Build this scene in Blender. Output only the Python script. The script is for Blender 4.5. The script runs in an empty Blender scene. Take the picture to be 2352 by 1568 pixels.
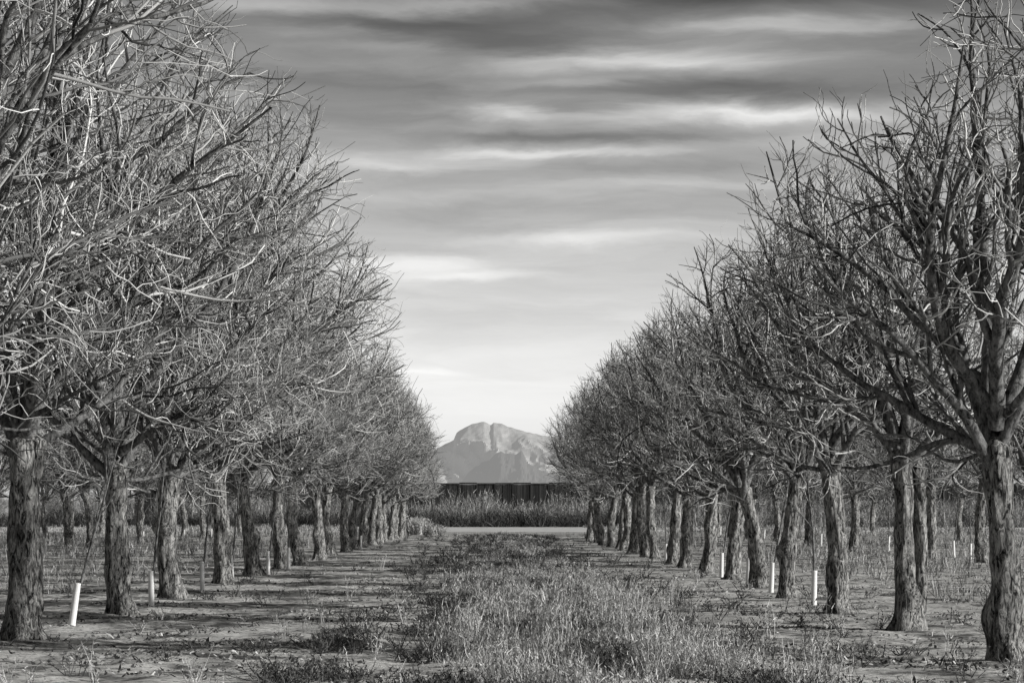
import bpy, math, numpy as np, random
from mathutils import noise as mn, Vector
rng=np.random.default_rng(7); random.seed(7)
S=bpy.context.scene
F=6533.0; VX=1137.0; HY=1175.0; CH=1.6
def P2W(px,py):
    d=F*CH/(py-HY); return ((px-VX)/F*d, d)
def g(v): return (v,v*0.995,v*0.98,1)
# ---------------------------------------------------------------- materials
def newmat(name):
    m=bpy.data.materials.new(name); m.use_nodes=True
    nt=m.node_tree; b=nt.nodes['Principled BSDF']; b.inputs['Roughness'].default_value=0.9
    b.inputs['Specular IOR Level'].default_value=0.15
    return m,nt,b
def N(nt,t,**k):
    n=nt.nodes.new(t)
    for a,v in k.items(): setattr(n,a,v)
    return n
def ramp(nt,fac,stops):
    r=N(nt,'ShaderNodeValToRGB'); el=r.color_ramp.elements
    while len(el)<len(stops): el.new(0.5)
    for e,(p,v) in zip(el,stops): e.position=p; e.color=g(v)
    nt.links.new(fac,r.inputs[0]); return r
def noise_tex(nt,vec,scale,detail=5,rough=0.6,dist=0.0):
    n=N(nt,'ShaderNodeTexNoise'); n.inputs['Scale'].default_value=scale; n.inputs['Detail'].default_value=detail
    n.inputs['Roughness'].default_value=rough; n.inputs['Distortion'].default_value=dist
    nt.links.new(vec,n.inputs['Vector']); return n
def coords(nt,scale=(1,1,1)):
    t=N(nt,'ShaderNodeTexCoord'); m=N(nt,'ShaderNodeMapping'); m.inputs['Scale'].default_value=scale
    nt.links.new(t.outputs['Object'],m.inputs['Vector']); return m.outputs['Vector']
def island_mat(name,lo,hi,mid=None):
    m,nt,b=newmat(name); ge=N(nt,'ShaderNodeNewGeometry')
    r=ramp(nt,ge.outputs['Random Per Island'],[(0,lo),(0.55,mid if mid else (lo+hi)/2),(1,hi)])
    nt.links.new(r.outputs[0],b.inputs['Base Color']); return m
def bark_mat():
    m,nt,b=newmat('trunk_bark')
    v=coords(nt,(1,1,0.3)); n1=noise_tex(nt,v,20,8,0.75,1.0)
    v2=coords(nt,(1,1,0.5)); n2=noise_tex(nt,v2,4,4,0.6)
    r=ramp(nt,n1.outputs['Fac'],[(0.42,0.01),(0.49,0.19),(0.6,0.56)])
    r2=ramp(nt,n2.outputs['Fac'],[(0.38,0.5),(0.58,1.0)])
    mm=N(nt,'ShaderNodeMix',data_type='RGBA',blend_type='MULTIPLY'); mm.inputs[0].default_value=1
    nt.links.new(r.outputs[0],mm.inputs[6]); nt.links.new(r2.outputs[0],mm.inputs[7]); nt.links.new(mm.outputs[2],b.inputs['Base Color'])
    bu=N(nt,'ShaderNodeBump'); bu.inputs['Strength'].default_value=0.9; bu.inputs['Distance'].default_value=0.08
    nt.links.new(n1.outputs['Fac'],bu.inputs['Height']); nt.links.new(bu.outputs[0],b.inputs['Normal'])
    return m
def limb_mat():
    m,nt,b=newmat('limb_bark'); v=coords(nt,(1,1,0.5)); n=noise_tex(nt,v,16,6,0.75)
    r=ramp(nt,n.outputs['Fac'],[(0.38,0.02),(0.66,0.27)]); nt.links.new(r.outputs[0],b.inputs['Base Color'])
    bu=N(nt,'ShaderNodeBump'); bu.inputs['Distance'].default_value=0.03; nt.links.new(n.outputs['Fac'],bu.inputs['Height']); nt.links.new(bu.outputs[0],b.inputs['Normal'])
    return m
M_bark=bark_mat(); M_limb=limb_mat(); M_twig=island_mat('twig_bark',0.02,0.75,0.3)
M_dry=island_mat('dry_grass_blades',0.08,0.74,0.38); M_green=island_mat('weed_leaves',0.02,0.14)
M_litter=island_mat('fallen_leaves',0.03,0.6,0.14)
M_shrub=island_mat('shrub_stems',0.04,0.55,0.22); M_shade_scrub=island_mat('shade_scrub_stems',0.015,0.12)  # last one is dark to carry the thicket's self-shadow as colour
M_sleeve,_,bb=newmat('white_plastic_sleeve'); bb.inputs['Base Color'].default_value=g(0.68); bb.inputs['Roughness'].default_value=0.5
# ---------------------------------------------------------------- mesh helpers
def mesh_from(name,V,Q,mats,mi=None,smooth=True):
    V=np.asarray(V,dtype=np.float32); Q=np.asarray(Q,dtype=np.int32)
    me=bpy.data.meshes.new(name); me.vertices.add(len(V)); me.vertices.foreach_set('co',V.ravel())
    k=Q.shape[1]; me.loops.add(Q.size); me.loops.foreach_set('vertex_index',Q.ravel())
    me.polygons.add(len(Q)); me.polygons.foreach_set('loop_start',np.arange(0,Q.size,k,dtype=np.int32))
    for m in mats: me.materials.append(m)
    if mi is not None: me.polygons.foreach_set('material_index',np.asarray(mi,dtype=np.int32))
    me.polygons.foreach_set('use_smooth',np.full(len(Q),smooth)); me.update(calc_edges=True); me.validate(); return me
def obj(name,me,parent=None,loc=(0,0,0),rot=(0,0,0),sc=(1,1,1)):
    o=bpy.data.objects.new(name,me); S.collection.objects.link(o)
    o.location=loc; o.rotation_euler=rot; o.scale=sc
    if parent: o.parent=parent
    return o
class Bag:
    def __init__(s): s.V=[];s.Q=[];s.M=[];s.n=0
    def add(s,V,Q,m=0):
        s.V.append(V.reshape(-1,3)); s.Q.append(Q+s.n); s.M.append(np.full(len(Q),m)); s.n+=len(s.V[-1])
    def mesh(s,name,mats,smooth=True): return mesh_from(name,np.concatenate(s.V),np.concatenate(s.Q),mats,np.concatenate(s.M),smooth)
def nrm(a): return a/np.maximum(np.linalg.norm(a,axis=-1,keepdims=True),1e-9)
def tubes(P,R,sides):
    B,n,_=P.shape; T=np.gradient(P,axis=1); T=nrm(T); mt=nrm(T.mean(1))
    ref=nrm(np.cross(mt,rng.normal(size=(B,3))))[:,None,:]
    U=nrm(np.cross(T,np.broadcast_to(ref,T.shape))); W=np.cross(T,U)
    a=np.arange(sides)/sides*2*np.pi
    V=P[:,:,None,:]+R[:,:,None,None]*(np.cos(a)[None,None,:,None]*U[:,:,None,:]+np.sin(a)[None,None,:,None]*W[:,:,None,:])
    b=np.arange(B)[:,None,None]*(n*sides); i=np.arange(n-1)[None,:,None]*sides; j=np.arange(sides)[None,None,:]; j2=(j+1)%sides
    Q=np.stack([b+i+j,b+i+j2,b+i+sides+j2,b+i+sides+j],-1).reshape(-1,4)
    return V,Q
def ribbons(base,tip,w,bend=0.15):
    B=len(base); d=tip-base; L=np.linalg.norm(d,axis=1,keepdims=True)
    mid=base+d*0.55+rng.normal(size=(B,3))*L*bend*np.array([1,1,0.3])
    az=rng.uniform(0,2*np.pi,B); s=np.stack([np.cos(az),np.sin(az),np.zeros(B)],1)
    s=nrm(s-nrm(d)*np.sum(s*nrm(d),axis=1,keepdims=True))*w[:,None]*0.5
    V=np.stack([base-s,base+s,mid-s*0.8,mid+s*0.8,tip-s*0.25,tip+s*0.25],1)
    b=np.arange(B)[:,None]*6
    Q=np.concatenate([b+np.array([[0,1,3,2]]),b+np.array([[2,3,5,4]])],0)
    return V,Q
# ---------------------------------------------------------------- crowns
def grow(st,di,L,n,jit,trop):
    B=len(st); P=np.zeros((B,n,3)); P[:,0]=st; d=nrm(di); step=(L/(n-1))[:,None]
    for i in range(1,n):
        d=nrm(d+rng.normal(size=(B,3))*jit+trop); P[:,i]=P[:,i-1]+d*step
    return P
def spawn(P,R,L,k,t0,t1,a0,a1):
    B,n,_=P.shape; t=(np.arange(k)[None]+rng.random((B,k)))/k*(t1-t0)+t0
    f=t*(n-1); i=np.clip(f.astype(int),0,n-2); w=(f-i)[...,None]; bi=np.arange(B)[:,None]
    A=P[bi,i]; C=P[bi,i+1]; pos=A*(1-w)+C*w; tan=nrm(C-A)
    r=R[bi,i]*(1-w[...,0])+R[bi,i+1]*w[...,0]
    q=rng.normal(size=(B,k,3)); q=nrm(q-tan*np.sum(q*tan,-1,keepdims=True))
    a=np.radians(rng.uniform(a0,a1,(B,k)))[...,None]
    d=tan*np.cos(a)+q*np.sin(a)
    return pos.reshape(-1,3),d.reshape(-1,3),t.reshape(-1),np.repeat(L,k),r.reshape(-1)
def crown(name,H,Rm,lean,seed,top=0.62,lr=1.0,k2=11,k3=8,k4=4,z0=-0.75):
    global rng
    rng=np.random.default_rng(seed); bag=Bag()
    def sd(p):   # <1 inside
        zz=np.clip((p[...,2]-z0)/(H-z0),0,1); r=Rm*np.sin(np.pi*zz**0.72)**np.where(zz>.45,top,.6)+0.05
        zc=np.clip(p[...,2],0,H)/H; cx=p[...,0]-zc*lean[0]; cy=p[...,1]-zc*lean[1]
        lob=1+0.17*np.sin(3*np.arctan2(cy,cx)+p[...,2]*.9+seed)
        q=np.hypot(cx,cy)/(r*lob); return np.where((p[...,2]>H)|(p[...,2]<z0-.3),9,q)
    def clip(P,f=1.0,extra=.04):
        B,n,_=P.shape; ok=sd(P)<f; ok[:,:2]=True; bad=~ok
        first=np.where(bad.any(1),bad.argmax(1),n-1)/(n-1); fr=np.clip(first+extra,.15,1)
        t=np.linspace(0,1,n)[None]*fr[:,None]*(n-1); i=np.clip(t.astype(int),0,n-2); w=(t-i)[...,None]; b=np.arange(B)[:,None]
        return P[b,i]*(1-w)+P[b,i+1]*w,fr
    nl=11; az=np.arange(nl)*2.399+rng.uniform(0,6)+rng.normal(size=nl)*0.3
    inc=np.radians(np.array([6,16,21,26,31,36,44,54,68,80,90])+rng.normal(size=nl)*4)
    st=np.stack([0.05*np.cos(az),0.05*np.sin(az),-0.3+0.7*rng.random(nl)],1)
    di=np.stack([np.sin(inc)*np.cos(az),np.sin(inc)*np.sin(az),np.cos(inc)],1)
    L=H*np.interp(np.degrees(inc),[0,25,45,65,90],[1.0,1.0,0.9,0.6,0.42])*rng.uniform(0.9,1.05,nl)
    lv=np.array([lean[0]*0.03,lean[1]*0.03,0.065])
    P=grow(st,di,L,16,0.105,lv); P,fr=clip(P); L=L*fr; r0=np.interp(np.degrees(inc),[0,40,90],[0.11,0.085,0.04])*rng.uniform(0.75,1.1,nl)*lr
    t=np.linspace(0,1,16); R=r0[:,None]*(1-t[None]**0.9*0.86)
    V,Q=tubes(P,R,8); bag.add(V,Q,0)
    s,d,t,pl,pr=spawn(P,R,L,k2,0.12,1.0,24,58); k=sd(s)<1.02; s,d,t,pl,pr=s[k],d[k],t[k],pl[k],pr[k]
    L2=pl*0.46*(1.05-0.65*t)*rng.uniform(0.7,1.3,len(t))+0.35
    d=nrm(d+np.array([0,0,0.14])); P2=grow(s,d,L2,10,0.15,np.array([lean[0]*0.02,lean[1]*0.02,0.05])); P2,fr=clip(P2,1.04,.1); L2=L2*fr
    rr=np.minimum(pr*0.7,0.017+0.022*L2); R2=rr[:,None]*(1-np.linspace(0,1,10)[None]*0.64)
    V,Q=tubes(P2,R2,5); bag.add(V,Q,0)
    s,d,t,pl,pr=spawn(P2,R2,L2,k3,0.08,1.0,26,66); k=sd(s)<1.05; s,d,t,pl,pr=s[k],d[k],t[k],pl[k],pr[k]
    L3=(pl*0.42*(1.1-0.5*t)+0.24)*rng.uniform(0.6,1.35,len(t)); d=nrm(d+np.array([0,0,0.14]))
    P3=grow(s,d,L3,7,0.21,np.array([0,0,0.05])); P3,fr=clip(P3,1.1,.3); L3=L3*fr; rr=np.minimum(pr*0.8,0.0085+0.008*L3); R3=rr[:,None]*(1-np.linspace(0,1,7)[None]*0.5)
    V,Q=tubes(P3,R3,4); bag.add(V,Q,1)
    s,d,t,pl,pr=spawn(P3,R3,L3,k4,0.1,1.0,30,72); k=sd(s)<1.1; s,d,t,pl,pr=s[k],d[k],t[k],pl[k],pr[k]
    L4=(pl*0.42+0.13)*rng.uniform(0.5,1.4,len(t))
    P4=grow(s,d,L4,5,0.26,np.array([0,0,0.05])); rr=np.minimum(pr*0.9,0.0072); R4=rr[:,None]*(1-np.linspace(0,1,5)[None]*0.4)
    V,Q=tubes(P4,R4,3); bag.add(V,Q,1)
    return bag.mesh(name,[M_limb,M_twig])
LC=[crown('crown_wide_a',7.9,2.85,(.55,0.0),11,.5,1,11,8,4),crown('crown_wide_b',7.7,2.75,(.45,-0.2),12,.5,1,11,8,4),crown('crown_wide_c',7.9,2.8,(.5,0.2),13,.5,1,11,8,4)]
RC=[crown('crown_round_a',6.2,2.3,(0,0),21,1.15,.9,10,7,4,-.6),crown('crown_round_b',6.0,2.25,(0.1,0),22,1.15,.9,10,7,4,-.6),crown('crown_round_c',6.2,2.25,(0,0.1),23,1.15,.9,10,7,4,-.6)]
NC=[crown('crown_open_a',6.3,2.15,(.15,0),24,1.2,1.0,9,6,4,-.6),crown('crown_open_b',6.2,2.1,(0.1,0),25,1.2,1.0,9,6,4,-.6)]
rng=np.random.default_rng(99)
def trunk_mesh(h,r,top,bow,burls,seed):
    sd=30; n=40; V=np.zeros((n,sd,3)); a=np.arange(sd)/sd*2*np.pi
    for i in range(n):
        t=i/(n-1); z=-0.15+(h+0.15)*t
        cx=top[0]*t+bow[0]*math.sin(math.pi*t); cy=top[1]*t+bow[1]*math.sin(math.pi*t)
        rr=r*(1-0.2*t)+r*0.75*math.exp(-max(z,0)/0.13)*0.6+r*0.22*math.exp(-((t-1)/0.1)**2)
        for j in range(sd):
            ca,sa=math.cos(a[j]),math.sin(a[j]); q=rr
            q*=1+0.16*math.exp(-max(z,0)/0.2)*math.sin(5*a[j]+seed)
            q*=1+0.28*mn.noise(Vector((ca*1.2+seed,sa*1.2,z*1.9)))+0.18*mn.noise(Vector((ca*4+seed,sa*4,z*3.5)))
            for (bz,ba,bs,bw) in burls:
                dd=((z-bz)/bw)**2+(2*math.sin((a[j]-ba)/2)/0.9)**2; q+=bs*math.exp(-dd)
            V[i,j]=(cx+ca*q,cy+sa*q,z)
    i=np.arange(n-1)[:,None]*sd; j=np.arange(sd)[None]; j2=(j+1)%sd
    Q=np.stack([i+j,i+j2,i+sd+j2,i+sd+j],-1).reshape(-1,4)
    capc=V[-1].mean(0)+np.array([0,0,0.08]); ring=capc+(V[-1]-capc)*0.35+np.array([0,0,0.06])
    VV=np.concatenate([V.reshape(-1,3),ring]); b=(n-1)*sd; c=n*sd
    Q2=np.stack([b+j[0],b+j2[0],c+j2[0],c+j[0]],-1)
    return mesh_from('trunk',VV,np.concatenate([Q,Q2]),[M_bark])
def tree(x,y,side,k,h=None,s=1.0,r=0.2,top=None,bow=None,burls=None,rz=None,gnd=0.0):
    h=h or random.uniform(2.2,2.5); top=top or (random.gauss(0,0.15),random.gauss(0,0.12)); bow=bow or (random.gauss(0,0.09),random.gauss(0,0.05))
    if burls is None: burls=[(random.uniform(0.3,1.5),random.uniform(0,6.28),random.uniform(0.02,0.1),random.uniform(0.1,0.22)) for _ in range(3)]
    me=trunk_mesh(h,r,top,bow,burls,random.uniform(0,50)); o=obj('pecan_tree',me,loc=(x,y,gnd))
    if side=='L': c=LC[k%3]; z=random.gauss(0,0.6) if rz is None else rz
    elif side=='N': c=NC[k%2]; z=random.uniform(0,6.28)
    else: c=RC[k%3]; z=random.uniform(0,6.28) if rz is None else rz
    obj('crown',c,o,(top[0],top[1],h),(0,0,z),(s,s,s*random.uniform(0.97,1.05)))
    return o
Lb=[(55,1465,.22),(280,1408,.195),(405,1370,.21),(508,1343,.195),(585,1322,.19),(648,1305,.18),(695,1296,.19),(735,1285,.18),(764,1275,.18)]
tree(-6.0,27.4,'L',2,s=1.0,r=.22)
ys=[]
for i,(px,py,r) in enumerate(Lb):
    x,y=P2W(px,py); kw={}
    if i==0: kw=dict(top=(.02,0),bow=(.0,0),h=2.5)
    if i==4: kw=dict(top=(-0.35,0),bow=(0.06,0),burls=[(1.0,0.3,.09,.2),(.5,3.5,.04,.2)])
    if i==5: kw=dict(top=(-0.1,0),bow=(-0.08,0),burls=[(.5,0.2,.12,.12),(1.5,3.0,.07,.15)])
    if i==6: kw=dict(top=(-0.3,0),bow=(-0.15,0),burls=[(.5,5,.1,.15)])
    if i==2: kw=dict(burls=[(1.25,5.0,.1,.12),(1.3,3.4,.09,.1)])
    tree(x,y,'L',i,s=[1.0,.99,1.02,1.02,1.0,.96,.9,.85,.84][i],r=r,**kw); ys.append(y)
y=ys[-1]
while y<186:
    y+=8.3; tree(-6.0+random.gauss(0,.12),y,'R',int(y),s=1.14,r=.185,top=(random.uniform(-.1,.35),0))
Rb=[(2315,1515,.16),(2080,1443,.145),(1920,1405,.16),(1805,1373,.145),(1740,1348,.16),(1683,1330,.165),(1620,1315,.16),(1572,1303,.165),(1545,1296,.15),(1508,1283,.155),(1485,1277,.15)]
for i,(px,py,r) in enumerate(Rb):
    x,y=P2W(px,py); kw={}
    if i==0: kw=dict(top=(-0.12,0),bow=(.02,0),h=2.3)
    if i==1: kw=dict(burls=[(.42,5.3,.13,.16),(.2,4.4,.06,.2)],top=(-.06,0))
    if i==4: kw=dict(top=(-.3,0),bow=(.1,0),h=2.1)
    if i==5: kw=dict(top=(.14,0),bow=(-.02,0),h=2.1)
    if i==6: kw=dict(top=(.18,0),bow=(.06,0),h=2.1,burls=[(1.2,4,.1,.2)])
    o=tree(x,y,'N' if i<5 else 'R',i,s=[1.0,.97,.96,.96,.97,.96,.97,.98,1.0,1.0,1.0][i],r=r*1.03,**kw)
    if i==1:
        me=trunk_mesh(2.2,.1,(.02,.0),(.05,0),[],3.3); obj('second_stem',me,o,(.17,.12,0))
y=P2W(1485,1277)[1]
while y<150:
    y+=7.3; tree(5.35+random.gauss(0,.1),y,'R',int(y),s=1.02,r=.18)
for X,s,y0,y1,sp in [(15,.95,80,200,8.6),(-18,1.05,60,215,9.2),(25.5,.95,130,210,12),(-29,1.0,130,230,11)]:
    y=y0
    while y<y1:
        tree(X+random.gauss(0,.35),y,'R',int(y*3),s=s*random.uniform(.92,1.08),r=.17); y+=sp*random.uniform(.9,1.15)
# ---------------------------------------------------------------- young trees in sleeves
def young_mesh(seed):
    global rng
    rng=np.random.default_rng(seed); bag=Bag()
    P=grow(np.array([[0,0,-.05]]),np.array([[0.02,0,1.]]),np.array([2.9]),12,.03,np.zeros(3)); R=np.linspace(.03,.006,12)[None]; V,Q=tubes(P,R,6); bag.add(V,Q,0)
    s,d,t,pl,pr=spawn(P,R,np.array([2.9]),9,.42,1,30,55); L=.9*(1.3-t)*rng.uniform(.6,1.1,len(t)); P2=grow(s,d,L,6,.1,np.array([0,0,.05])); R2=np.linspace(.011,.005,6)[None].repeat(len(L),0)
    V,Q=tubes(P2,R2,4); bag.add(V,Q,0)
    s,d,t,pl,pr=spawn(P2,R2,L,4,.2,1,30,55); L=pl*.4; P3=grow(s,d,L,4,.1,np.array([0,0,.05])); V,Q=tubes(P3,np.full((len(L),4),.0045),3); bag.add(V,Q,0)
    return bag.mesh('young_tree_stem',[M_limb])
YM=[young_mesh(31),young_mesh(32)]
def sleeve_mesh():
    pr=[(.055,0),(.05,.03),(.047,.58),(.05,.6),(.043,.6),(.04,.3)]; sd=16; a=np.arange(sd)/sd*2*np.pi
    V=np.array([[(r*math.cos(q),r*math.sin(q),z) for q in a] for r,z in pr]); i=np.arange(len(pr)-1)[:,None]*sd; j=np.arange(sd)[None]; j2=(j+1)%sd
    return mesh_from('sleeve',V.reshape(-1,3),np.stack([i+j,i+j2,i+sd+j2,i+sd+j],-1).reshape(-1,4),[M_sleeve])
SM=sleeve_mesh()
def young(x,y,lx=0.0,s=1.0):
    o=obj('young_tree',YM[random.randint(0,1)],loc=(x,y,0),rot=(random.gauss(0,.03),lx,random.uniform(-.3,.3)),sc=(s,s,s)); obj('sleeve',SM,o,(0,0,0.0))
for px,py,lx in [(165,1435,.14),(348,1391,-.02),(465,1357,-.02),(533,1335,-.03),(616,1319,0),(663,1306,0),(829,1262,0),(1869,1390,.03),(1771,1360,.05),(1657,1325,.02),(1530,1292,0),(1718,1345,.03)]:
    x,y=P2W(px,py); young(x,y,lx,1.0)
for X,y0,y1 in [(-18,100,215),(15.3,90,200),(-29,160,225)]:
    y=y0
    while y<y1: young(X+random.gauss(0,.4),y,random.gauss(0,.04),1.0); y+=random.uniform(8,17)
# ---------------------------------------------------------------- ground
rng=np.random.default_rng(5)
def gz(x,y):
    f=max(0,min(1,(225-abs(y))/40)); return f*(0.05*mn.noise(Vector((x*.35,y*.2,0)))+0.04*mn.noise(Vector((x*1.7,y*1.1,3)))+.022*mn.noise(Vector((x*5,y*4,7))))-0.01
xs=np.concatenate([[-30000,-8000,-2000,-500,-150,-80],np.arange(-45,-10,1.0),np.arange(-10,10,.12),np.arange(10,45,1.0),[80,150,500,2000,8000,30000]])
ysg=np.concatenate([[-3000,-300,-50],np.arange(0,20,2.),np.arange(20,70,.2),np.arange(70,270,1.0),[300,400,700,1500,4000,9000,20000,40000]])
V=np.zeros((len(ysg),len(xs),3))
for i,yy in enumerate(ysg):
    for j,xx in enumerate(xs):
        V[i,j]=(xx,yy,gz(xx,yy) if abs(xx)<60 and 0<=yy<225 else -0.01)
nx=len(xs); i=np.arange(len(ysg)-1)[:,None]*nx; j=np.arange(nx-1)[None]
Q=np.stack([i+j,i+j+1,i+nx+j+1,i+nx+j],-1).reshape(-1,4)
m,nt,b=newmat('dry_soil'); v=coords(nt)
n1=noise_tex(nt,v,0.9,6,.65,.5); n2=noise_tex(nt,v,8,8,.75); n3=noise_tex(nt,v,35,4,.7)
r1=ramp(nt,n1.outputs['Fac'],[(.4,.16),(.465,.5),(.58,.78)]); r2=ramp(nt,n2.outputs['Fac'],[(.41,.1),(.46,.8),(.55,1.0)])
mm=N(nt,'ShaderNodeMix',data_type='RGBA',blend_type='MULTIPLY'); mm.inputs[0].default_value=1
nt.links.new(r1.outputs[0],mm.inputs[6]); nt.links.new(r2.outputs[0],mm.inputs[7]); nt.links.new(mm.outputs[2],b.inputs['Base Color'])
ad=N(nt,'ShaderNodeMath',operation='MULTIPLY_ADD'); nt.links.new(n3.outputs['Fac'],ad.inputs[0]); ad.inputs[1].default_value=.25; nt.links.new(n2.outputs['Fac'],ad.inputs[2])
bu=N(nt,'ShaderNodeBump'); bu.inputs['Strength'].default_value=.5; bu.inputs['Distance'].default_value=.07; nt.links.new(ad.outputs[0],bu.inputs['Height']); nt.links.new(bu.outputs[0],b.inputs['Normal'])
obj('ground',mesh_from('ground',V.reshape(-1,3),Q,[m]))
m,nt,b=newmat('pale_dirt'); v=coords(nt,(.3,.5,1)); n=noise_tex(nt,v,.8,7,.75); r=ramp(nt,n.outputs['Fac'],[(.36,.35),(.46,.65),(.6,.8)]); nt.links.new(r.outputs[0],b.inputs['Base Color'])
obj('dirt_road',mesh_from('dirt_road',[(-160,229,-.004),(160,227,-.004),(160,292,-.004),(-160,294,-.004)],[[0,1,2,3]],[m]))
# ---------------------------------------------------------------- weeds & grass
def plants(C,H,nst,w,spread,sprigs):
    n=len(C); base=np.repeat(C,nst,0)+np.concatenate([rng.normal(size=(n*nst,2))*spread*.4,np.zeros((n*nst,1))],1)
    h=np.repeat(H,nst)*rng.uniform(.45,1.1,n*nst); off=rng.normal(size=(n*nst,2))*spread
    tip=base+np.concatenate([off,h[:,None]],1); V,Q=ribbons(base,tip,np.repeat(w,nst)*rng.uniform(.6,1.2,n*nst),.06)
    out=[(V,Q)]
    if sprigs:
        t=rng.uniform(.35,1,(len(base),sprigs))[...,None]; b2=(base[:,None]*(1-t)+tip[:,None]*t).reshape(-1,3)
        l=np.repeat(h,sprigs)*rng.uniform(.08,.22,len(b2)); dd=nrm(rng.normal(size=(len(b2),3))+np.array([0,0,.9]))
        V,Q=ribbons(b2,b2+dd*l[:,None],np.repeat(np.repeat(w,nst),sprigs)*rng.uniform(.8,1.4,len(b2)),.05); out.append((V,Q))
    return out
def scatter(n,x0,x1,y0,y1,dens,ypow=1.0):
    out=[]
    while len(out)<n:
        x=random.uniform(x0,x1); y=y0*(y1/y0)**(random.random()**ypow)
        if random.random()<dens(x,y): out.append((x,y,gz(x,y)-.01))
    return np.array(out)
def nz(x,y,s,o=0): return mn.noise(Vector((x*s,y*s*.6,o)))
def lane(x,y):
    c=0.85+.3*math.sin(y*.05)-(y-30)*0.002; w=1.6+.8*nz(0,y,.15,9)
    e=math.exp(-((x-c)/w)**4); return e*max(0.0,min(1,-.12+3.8*nz(x,y,.75,2)+2.8*nz(x,y,2.1,4)))+.004
C=scatter(3200,-5,6,23,200,lane,1.15); bag=Bag()
far=np.clip(1.25-C[:,1]/110,.5,1.0)
H=np.array([random.uniform(.1,.38)*(1+1.9*max(0,nz(c[0],c[1],.8,12))) for c in C])*far; W=.0042+.0001*C[:,1]
for V,Q in plants(C,H,11,W,.08,6): bag.add(V,Q)
obj('dry_grass',bag.mesh('dry_grass',[M_dry],False))
def lane2(x,y): return max(0,min(1,-.35+3.2*nz(x,y,.7,21)))*math.exp(-((x-.6)/2.6)**4)+.008
C=scatter(1900,-6,7,23,190,lane2,1.1); H=np.random.default_rng(1).uniform(.08,.28,len(C)); bag=Bag()
for V,Q in plants(C,H,10,.009+.00013*C[:,1],.14,5): bag.add(V,Q)
obj('green_weeds',bag.mesh('green_weeds',[M_green],False))
def side(x,y):
    if abs(x)<8: return max(0,min(.3,-.04+.7*nz(x,y,.4,31)))
    return max(0.08,min(1,.5+1.3*nz(x,y,.12,33)))
C=scatter(8000,-44,44,23,300,lambda x,y: (side(x,y) if (abs(x)<.2*y+4 and (y<225 or abs(x)>9)) else 0),.8); bag=Bag()
H=np.array([random.uniform(.04,.12) if abs(c[0])<8 else random.uniform(.12,.5) for c in C])
for V,Q in plants(C,H,6,.008+.00013*C[:,1],.09,2): bag.add(V,Q)
M_field=island_mat('field_grass_blades',0.05,0.55,0.24)
obj('orchard_floor_grass',bag.mesh('orchard_floor_grass',[M_field],False))
n=80000; u=rng.random(n); Y=23*(120/23)**u; X=rng.uniform(-1,1,n)*(.2*Y+1)
keep=np.array([rng.random()<.26+1.8*nz(a,b_,.6,55) for a,b_ in zip(X,Y)]); X=X[keep]; Y=Y[keep]; n=len(X)
Z=np.array([gz(a,b_) for a,b_ in zip(X,Y)]); c=np.stack([X,Y,Z+.012],1); a=rng.uniform(0,6.28,n); s=rng.uniform(.012,.045,n)
ux=np.stack([np.cos(a),np.sin(a),rng.normal(size=n)*.5],1)*s[:,None]; vx=np.stack([-np.sin(a),np.cos(a),rng.normal(size=n)*.5],1)*s[:,None]*.5
V=np.stack([c-ux,c-vx,c+ux,c+vx],1); Q=np.arange(n*4).reshape(n,4); obj('leaf_litter',mesh_from('leaf_litter',V.reshape(-1,3),Q,[M_litter],None,False))
# ---------------------------------------------------------------- shrubs at the far end
def shrubs(name,X0,X1,Y0,Y1,n,h0,h1,ns,w,sp=.5,mat=None):
    C=np.stack([rng.uniform(X0,X1,n),rng.uniform(Y0,Y1,n),np.zeros(n)],1); H=rng.uniform(h0,h1,n)*(1+.25*np.sin(C[:,0]*.5+C[:,1]*.1)); bag=Bag()
    for V,Q in plants(C,H,ns,np.full(n,w),sp,3): bag.add(V,Q)
    obj(name,bag.mesh(name,[mat or M_shrub],False))
shrubs('willow_thicket',-40,75,325,368,900,1.7,3.4,36,.045,.6)
shrubs('thicket_shade_scrub',-60,75,304,322,850,.7,1.8,30,.06,.6,M_shade_scrub)  # added dark stems, standing in for shade at the foot of the thicket
shrubs('roadside_brush',14,75,290,306,240,1.0,2.4,30,.04,.5)
x,y=P2W(962,1226)
C=np.stack([rng.normal(x,.75,60),rng.normal(y,1.2,60),np.zeros(60)],1); bag=Bag()
for V,Q in plants(C,np.clip(1.2-.5*np.abs(C[:,0]-x),.3,1.3),34,np.full(60,.04),.35,3): bag.add(V,Q)
obj('brush_pile',bag.mesh('brush_pile',[M_dry],False))
for X0,X1,Y in [(-130,-48,410),(60,140,430)]:
    o=bpy.data.objects.new('distant_tree_line',None); S.collection.objects.link(o)
    for q in range(24 if X0<0 else 14):
        obj('bare_tree',RC[q%3],o,(random.uniform(X0,X1),Y+random.uniform(0,60),.7),(0,0,random.uniform(0,6)),(1.1,1.1,.75))
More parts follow.
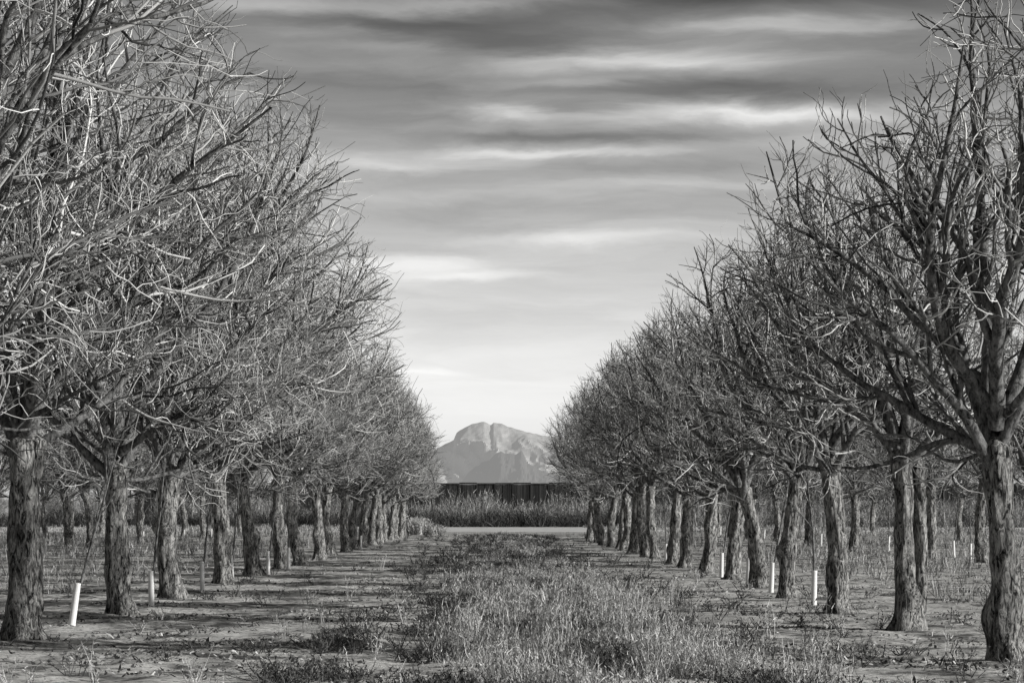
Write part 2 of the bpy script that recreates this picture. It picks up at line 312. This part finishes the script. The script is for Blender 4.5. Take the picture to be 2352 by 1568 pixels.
# ---------------------------------------------------------------- steel fence
def boxes(C,D):
    o=np.array([[-1,-1,-1],[1,-1,-1],[1,1,-1],[-1,1,-1],[-1,-1,1],[1,-1,1],[1,1,1],[-1,1,1]])*.5
    V=C[:,None]+o[None]*D[:,None]; f=np.array([[0,3,2,1],[4,5,6,7],[0,1,5,4],[1,2,6,5],[2,3,7,6],[3,0,4,7]])
    return V,(np.arange(len(C))[:,None,None]*8+f[None]).reshape(-1,4)
m,nt,b=newmat('rusted_steel'); v=coords(nt,(2.5,.01,.06)); n=noise_tex(nt,v,1.5,4,.7); r=ramp(nt,n.outputs['Fac'],[(.35,.018),(.65,.055)]); nt.links.new(r.outputs[0],b.inputs['Base Color'])
fence=bpy.data.objects.new('steel_border_fence',None); S.collection.objects.link(fence); fence.location=(0,380,0)
X=np.arange(-48,160,.3); n=len(X); V,Q=boxes(np.stack([X,rng.uniform(-.03,.03,n),np.full(n,2.6)],1),np.stack([rng.uniform(.305,.32,n),np.full(n,.2),5.3+rng.uniform(-.05,.05,n)],1)); bag=Bag(); bag.add(V,Q); obj('bollards',bag.mesh('bollards',[m],False),fence)
X=np.arange(-48,160,2.4); n=len(X); hh=5.42+.05*np.sin(X); V,Q=boxes(np.stack([X+1.2,np.full(n,-.02),hh-.05],1),np.tile([2.38,.36,.22],(n,1))); bag=Bag(); bag.add(V,Q)
V,Q=boxes(np.stack([X,np.full(n,-.12),np.full(n,2.65)],1),np.tile([.16,.14,5.35],(n,1))); bag.add(V,Q)
obj('top_plates_and_posts',bag.mesh('top_plates_and_posts',[m],False),fence)
# ---------------------------------------------------------------- mountain
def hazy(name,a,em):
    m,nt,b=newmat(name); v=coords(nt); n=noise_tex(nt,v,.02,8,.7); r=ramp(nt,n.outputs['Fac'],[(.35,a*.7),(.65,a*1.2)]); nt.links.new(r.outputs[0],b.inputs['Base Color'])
    b.inputs['Emission Color'].default_value=g(1.0); b.inputs['Emission Strength'].default_value=em; return m  # emission paints airlight haze onto the distant rock
def mountain(name,prof,D,depth,mat,spur,seed,xs,ny,amp=1.0):
    k=D/F; px=[p[0] for p in prof]; hz=[(HY-p[1])*k+CH for p in prof]; nx=len(xs)
    ys=np.linspace(-depth,depth*.8,ny); V=np.zeros((ny,nx,3))
    for j,x in enumerate(xs):
        P=np.interp(x/k+VX,px,hz)
        for i,y in enumerate(ys):
            t=abs(y)/depth; s=max(0,1-t)**1.1
            sp=abs(mn.noise(Vector((x/spur+.35*y/spur+seed,y/(spur*3.2),seed))))*1.5+.5*abs(mn.noise(Vector((x/spur*2.7+.7*y/spur,y/spur,seed+5))))+.25*abs(mn.noise(Vector((x/spur*6.5+1.5*y/spur,y/spur*2.6,seed+8))))
            V[i,j]=(x,D+y,P*s-(P*.95)*sp*min(1,t*3.0)*s*.85*amp+(.01*P*mn.noise(Vector((x/14,y/14,2))))-2)
    i=np.arange(ny-1)[:,None]*nx; j=np.arange(nx-1)[None]; Q=np.stack([i+j,i+j+1,i+nx+j+1,i+nx+j],-1).reshape(-1,4)
    obj(name,mesh_from(name,V.reshape(-1,3),Q,[mat],None,False))
prof=[(-900,1172),(300,1140),(700,1110),(900,1085),(980,1045),(1020,1018),(1042,1008),(1048,992),(1060,982),(1076,974),(1096,967),(1112,965),(1122,970),(1128,974),(1134,968),(1152,969),(1168,977),(1200,987),(1240,996),(1290,1004),(1400,1030),(1600,1075),(1900,1120),(3200,1172)]
mountain('mountain',prof,8000,1300,hazy('pale_rock_haze',.21,.25),190,6.7,np.concatenate([np.arange(-2500,-240,20),np.arange(-240,300,4.0),np.arange(300,2500,20)]),230)
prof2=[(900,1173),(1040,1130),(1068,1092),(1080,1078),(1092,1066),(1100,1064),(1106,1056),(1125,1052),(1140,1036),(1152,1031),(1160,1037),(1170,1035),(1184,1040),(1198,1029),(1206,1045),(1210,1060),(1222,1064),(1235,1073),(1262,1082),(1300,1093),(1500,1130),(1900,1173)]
mountain('shadow_shape_hill',prof2,6900,420,hazy('shadow_tone_rock',.03,.25),70,9.1,np.concatenate([np.arange(-500,-150,15),np.arange(-150,250,3.5),np.arange(250,900,15)]),70)  # added hill: the mountain's shadowed area as shape and dark base colour
# ---------------------------------------------------------------- sun, sky
EL=math.radians(18); AZ=math.radians(109)
sd=Vector((math.cos(EL)*math.sin(AZ),math.cos(EL)*math.cos(AZ),math.sin(EL)))
L=bpy.data.lights.new('sun','SUN'); L.energy=5; L.angle=math.radians(.5); L.color=(1,.993,.975)
lo=bpy.data.objects.new('sun',L); S.collection.objects.link(lo); lo.rotation_euler=sd.to_track_quat('Z','Y').to_euler()
w=bpy.data.worlds.new('World'); S.world=w; w.use_nodes=True; nt=w.node_tree; bg=nt.nodes['Background']; bg.inputs['Strength'].default_value=.15
sky=N(nt,'ShaderNodeTexSky',sky_type='NISHITA'); sky.sun_disc=False; sky.sun_elevation=EL; sky.sun_rotation=AZ
bw=N(nt,'ShaderNodeRGBToBW'); nt.links.new(sky.outputs[0],bw.inputs[0])
tc=N(nt,'ShaderNodeTexCoord'); sep=N(nt,'ShaderNodeSeparateXYZ'); nt.links.new(tc.outputs['Generated'],sep.inputs[0])
def M(op,a,b=None,c=None):
    n=N(nt,'ShaderNodeMath',operation=op)
    for i,v in enumerate((a,b,c)):
        if v is None: continue
        if isinstance(v,(int,float)): n.inputs[i].default_value=v
        else: nt.links.new(v,n.inputs[i])
    return n.outputs[0]
az=M('ARCTAN2',sep.outputs[0],sep.outputs[1]); el=M('ARCSINE',sep.outputs[2])
cb=N(nt,'ShaderNodeCombineXYZ'); nt.links.new(az,cb.inputs[0]); nt.links.new(el,cb.inputs[1])
mp=N(nt,'ShaderNodeMapping'); mp.inputs['Scale'].default_value=(14,60,1); nt.links.new(cb.outputs[0],mp.inputs[0])
wn=noise_tex(nt,mp.outputs[0],1.0,6,.6,.4)
off=N(nt,'ShaderNodeVectorMath',operation='SUBTRACT'); nt.links.new(wn.outputs['Color'],off.inputs[0]); off.inputs[1].default_value=(.5,.5,.5)
wv=N(nt,'ShaderNodeVectorMath',operation='MULTIPLY_ADD'); nt.links.new(off.outputs[0],wv.inputs[0]); wv.inputs[1].default_value=(.07,.013,0); nt.links.new(cb.outputs[0],wv.inputs[2])
G=[(640,20,260,26,.7),(1150,18,200,12,.65),(900,62,300,20,-.65),(1650,5,360,26,-1.0),(1120,105,250,22,-.5),(720,80,150,16,.55),(900,115,130,12,.45),
(1480,152,300,22,.95),(1800,85,300,18,.7),(1650,215,330,16,-.6),(850,215,260,50,-.25),(1170,268,130,12,.6),(1750,268,330,18,.8),(1330,252,90,9,-.3),
(1330,322,260,11,-.6),(880,385,230,18,.5),(1250,357,230,9,.55),(1850,330,250,18,.35),(1500,395,300,12,-.2),(1280,555,240,14,.36),(920,610,130,20,.33),(1080,636,130,10,.3),(1200,480,320,20,-.15),(1650,430,260,9,.2),(1300,200,150,10,.4),(960,850,110,8,.12)]
acc=None
for px,py,sx,sy,am in G:
    sx/=F; sy/=F; cx=(px-VX)/F; cy=(HY-py)/F
    a=N(nt,'ShaderNodeVectorMath',operation='MULTIPLY_ADD'); nt.links.new(wv.outputs[0],a.inputs[0]); a.inputs[1].default_value=(1/sx,1/sy,0); a.inputs[2].default_value=(-cx/sx,-cy/sy,0)
    d=N(nt,'ShaderNodeVectorMath',operation='DOT_PRODUCT'); nt.links.new(a.outputs[0],d.inputs[0]); nt.links.new(a.outputs[0],d.inputs[1])
    e=M('EXPONENT',M('MULTIPLY',d.outputs['Value'],-.7)); acc=M('MULTIPLY_ADD',e,am,acc if acc is not None else 0.0)
mp2=N(nt,'ShaderNodeMapping'); mp2.inputs['Scale'].default_value=(11,85,1); mp2.inputs['Rotation'].default_value=(0,0,.02); nt.links.new(wv.outputs[0],mp2.inputs[0])
n2=noise_tex(nt,mp2.outputs[0],1.0,8,.6,.3)
hi=N(nt,'ShaderNodeMapRange'); nt.links.new(el,hi.inputs[0]); hi.inputs[1].default_value=.03; hi.inputs[2].default_value=.12; hi.inputs[3].default_value=.2; hi.inputs[4].default_value=1.0
acc=M('MULTIPLY_ADD',M('SUBTRACT',n2.outputs['Fac'],.5),hi.outputs[0],acc)
rp=N(nt,'ShaderNodeValToRGB'); e_=rp.color_ramp.elements; nt.links.new(M('MULTIPLY',el,1/1.5708),rp.inputs[0])
st=[(0,1.65),(.025,1.5),(.05,1.0),(.075,.74),(.1,.5),(.115,.42),(.16,.16),(1,.05)]
while len(e_)<len(st): e_.new(.5)
for q,(p,v) in zip(e_,st): q.position=p; q.color=(v,v,v,1)
tot=M('MULTIPLY',M('MULTIPLY',bw.outputs[0],rp.outputs[0]),M('EXPONENT',acc))
tint=N(nt,'ShaderNodeVectorMath',operation='SCALE'); tint.inputs[0].default_value=(1,.997,.985); nt.links.new(tot,tint.inputs['Scale'])
nt.links.new(tint.outputs[0],bg.inputs['Color'])
# ---------------------------------------------------------------- camera
c=bpy.data.cameras.new('camera'); c.lens=100; c.sensor_width=36; c.clip_end=60000; c.shift_x=(1176-VX)/2352; c.shift_y=(HY-784)/2352
co=bpy.data.objects.new('camera',c); S.collection.objects.link(co); co.location=(0,0,CH); co.rotation_euler=(math.radians(90),0,0); S.camera=co
S.view_settings.view_transform='Standard'; S.view_settings.look='None'; S.view_settings.exposure=0
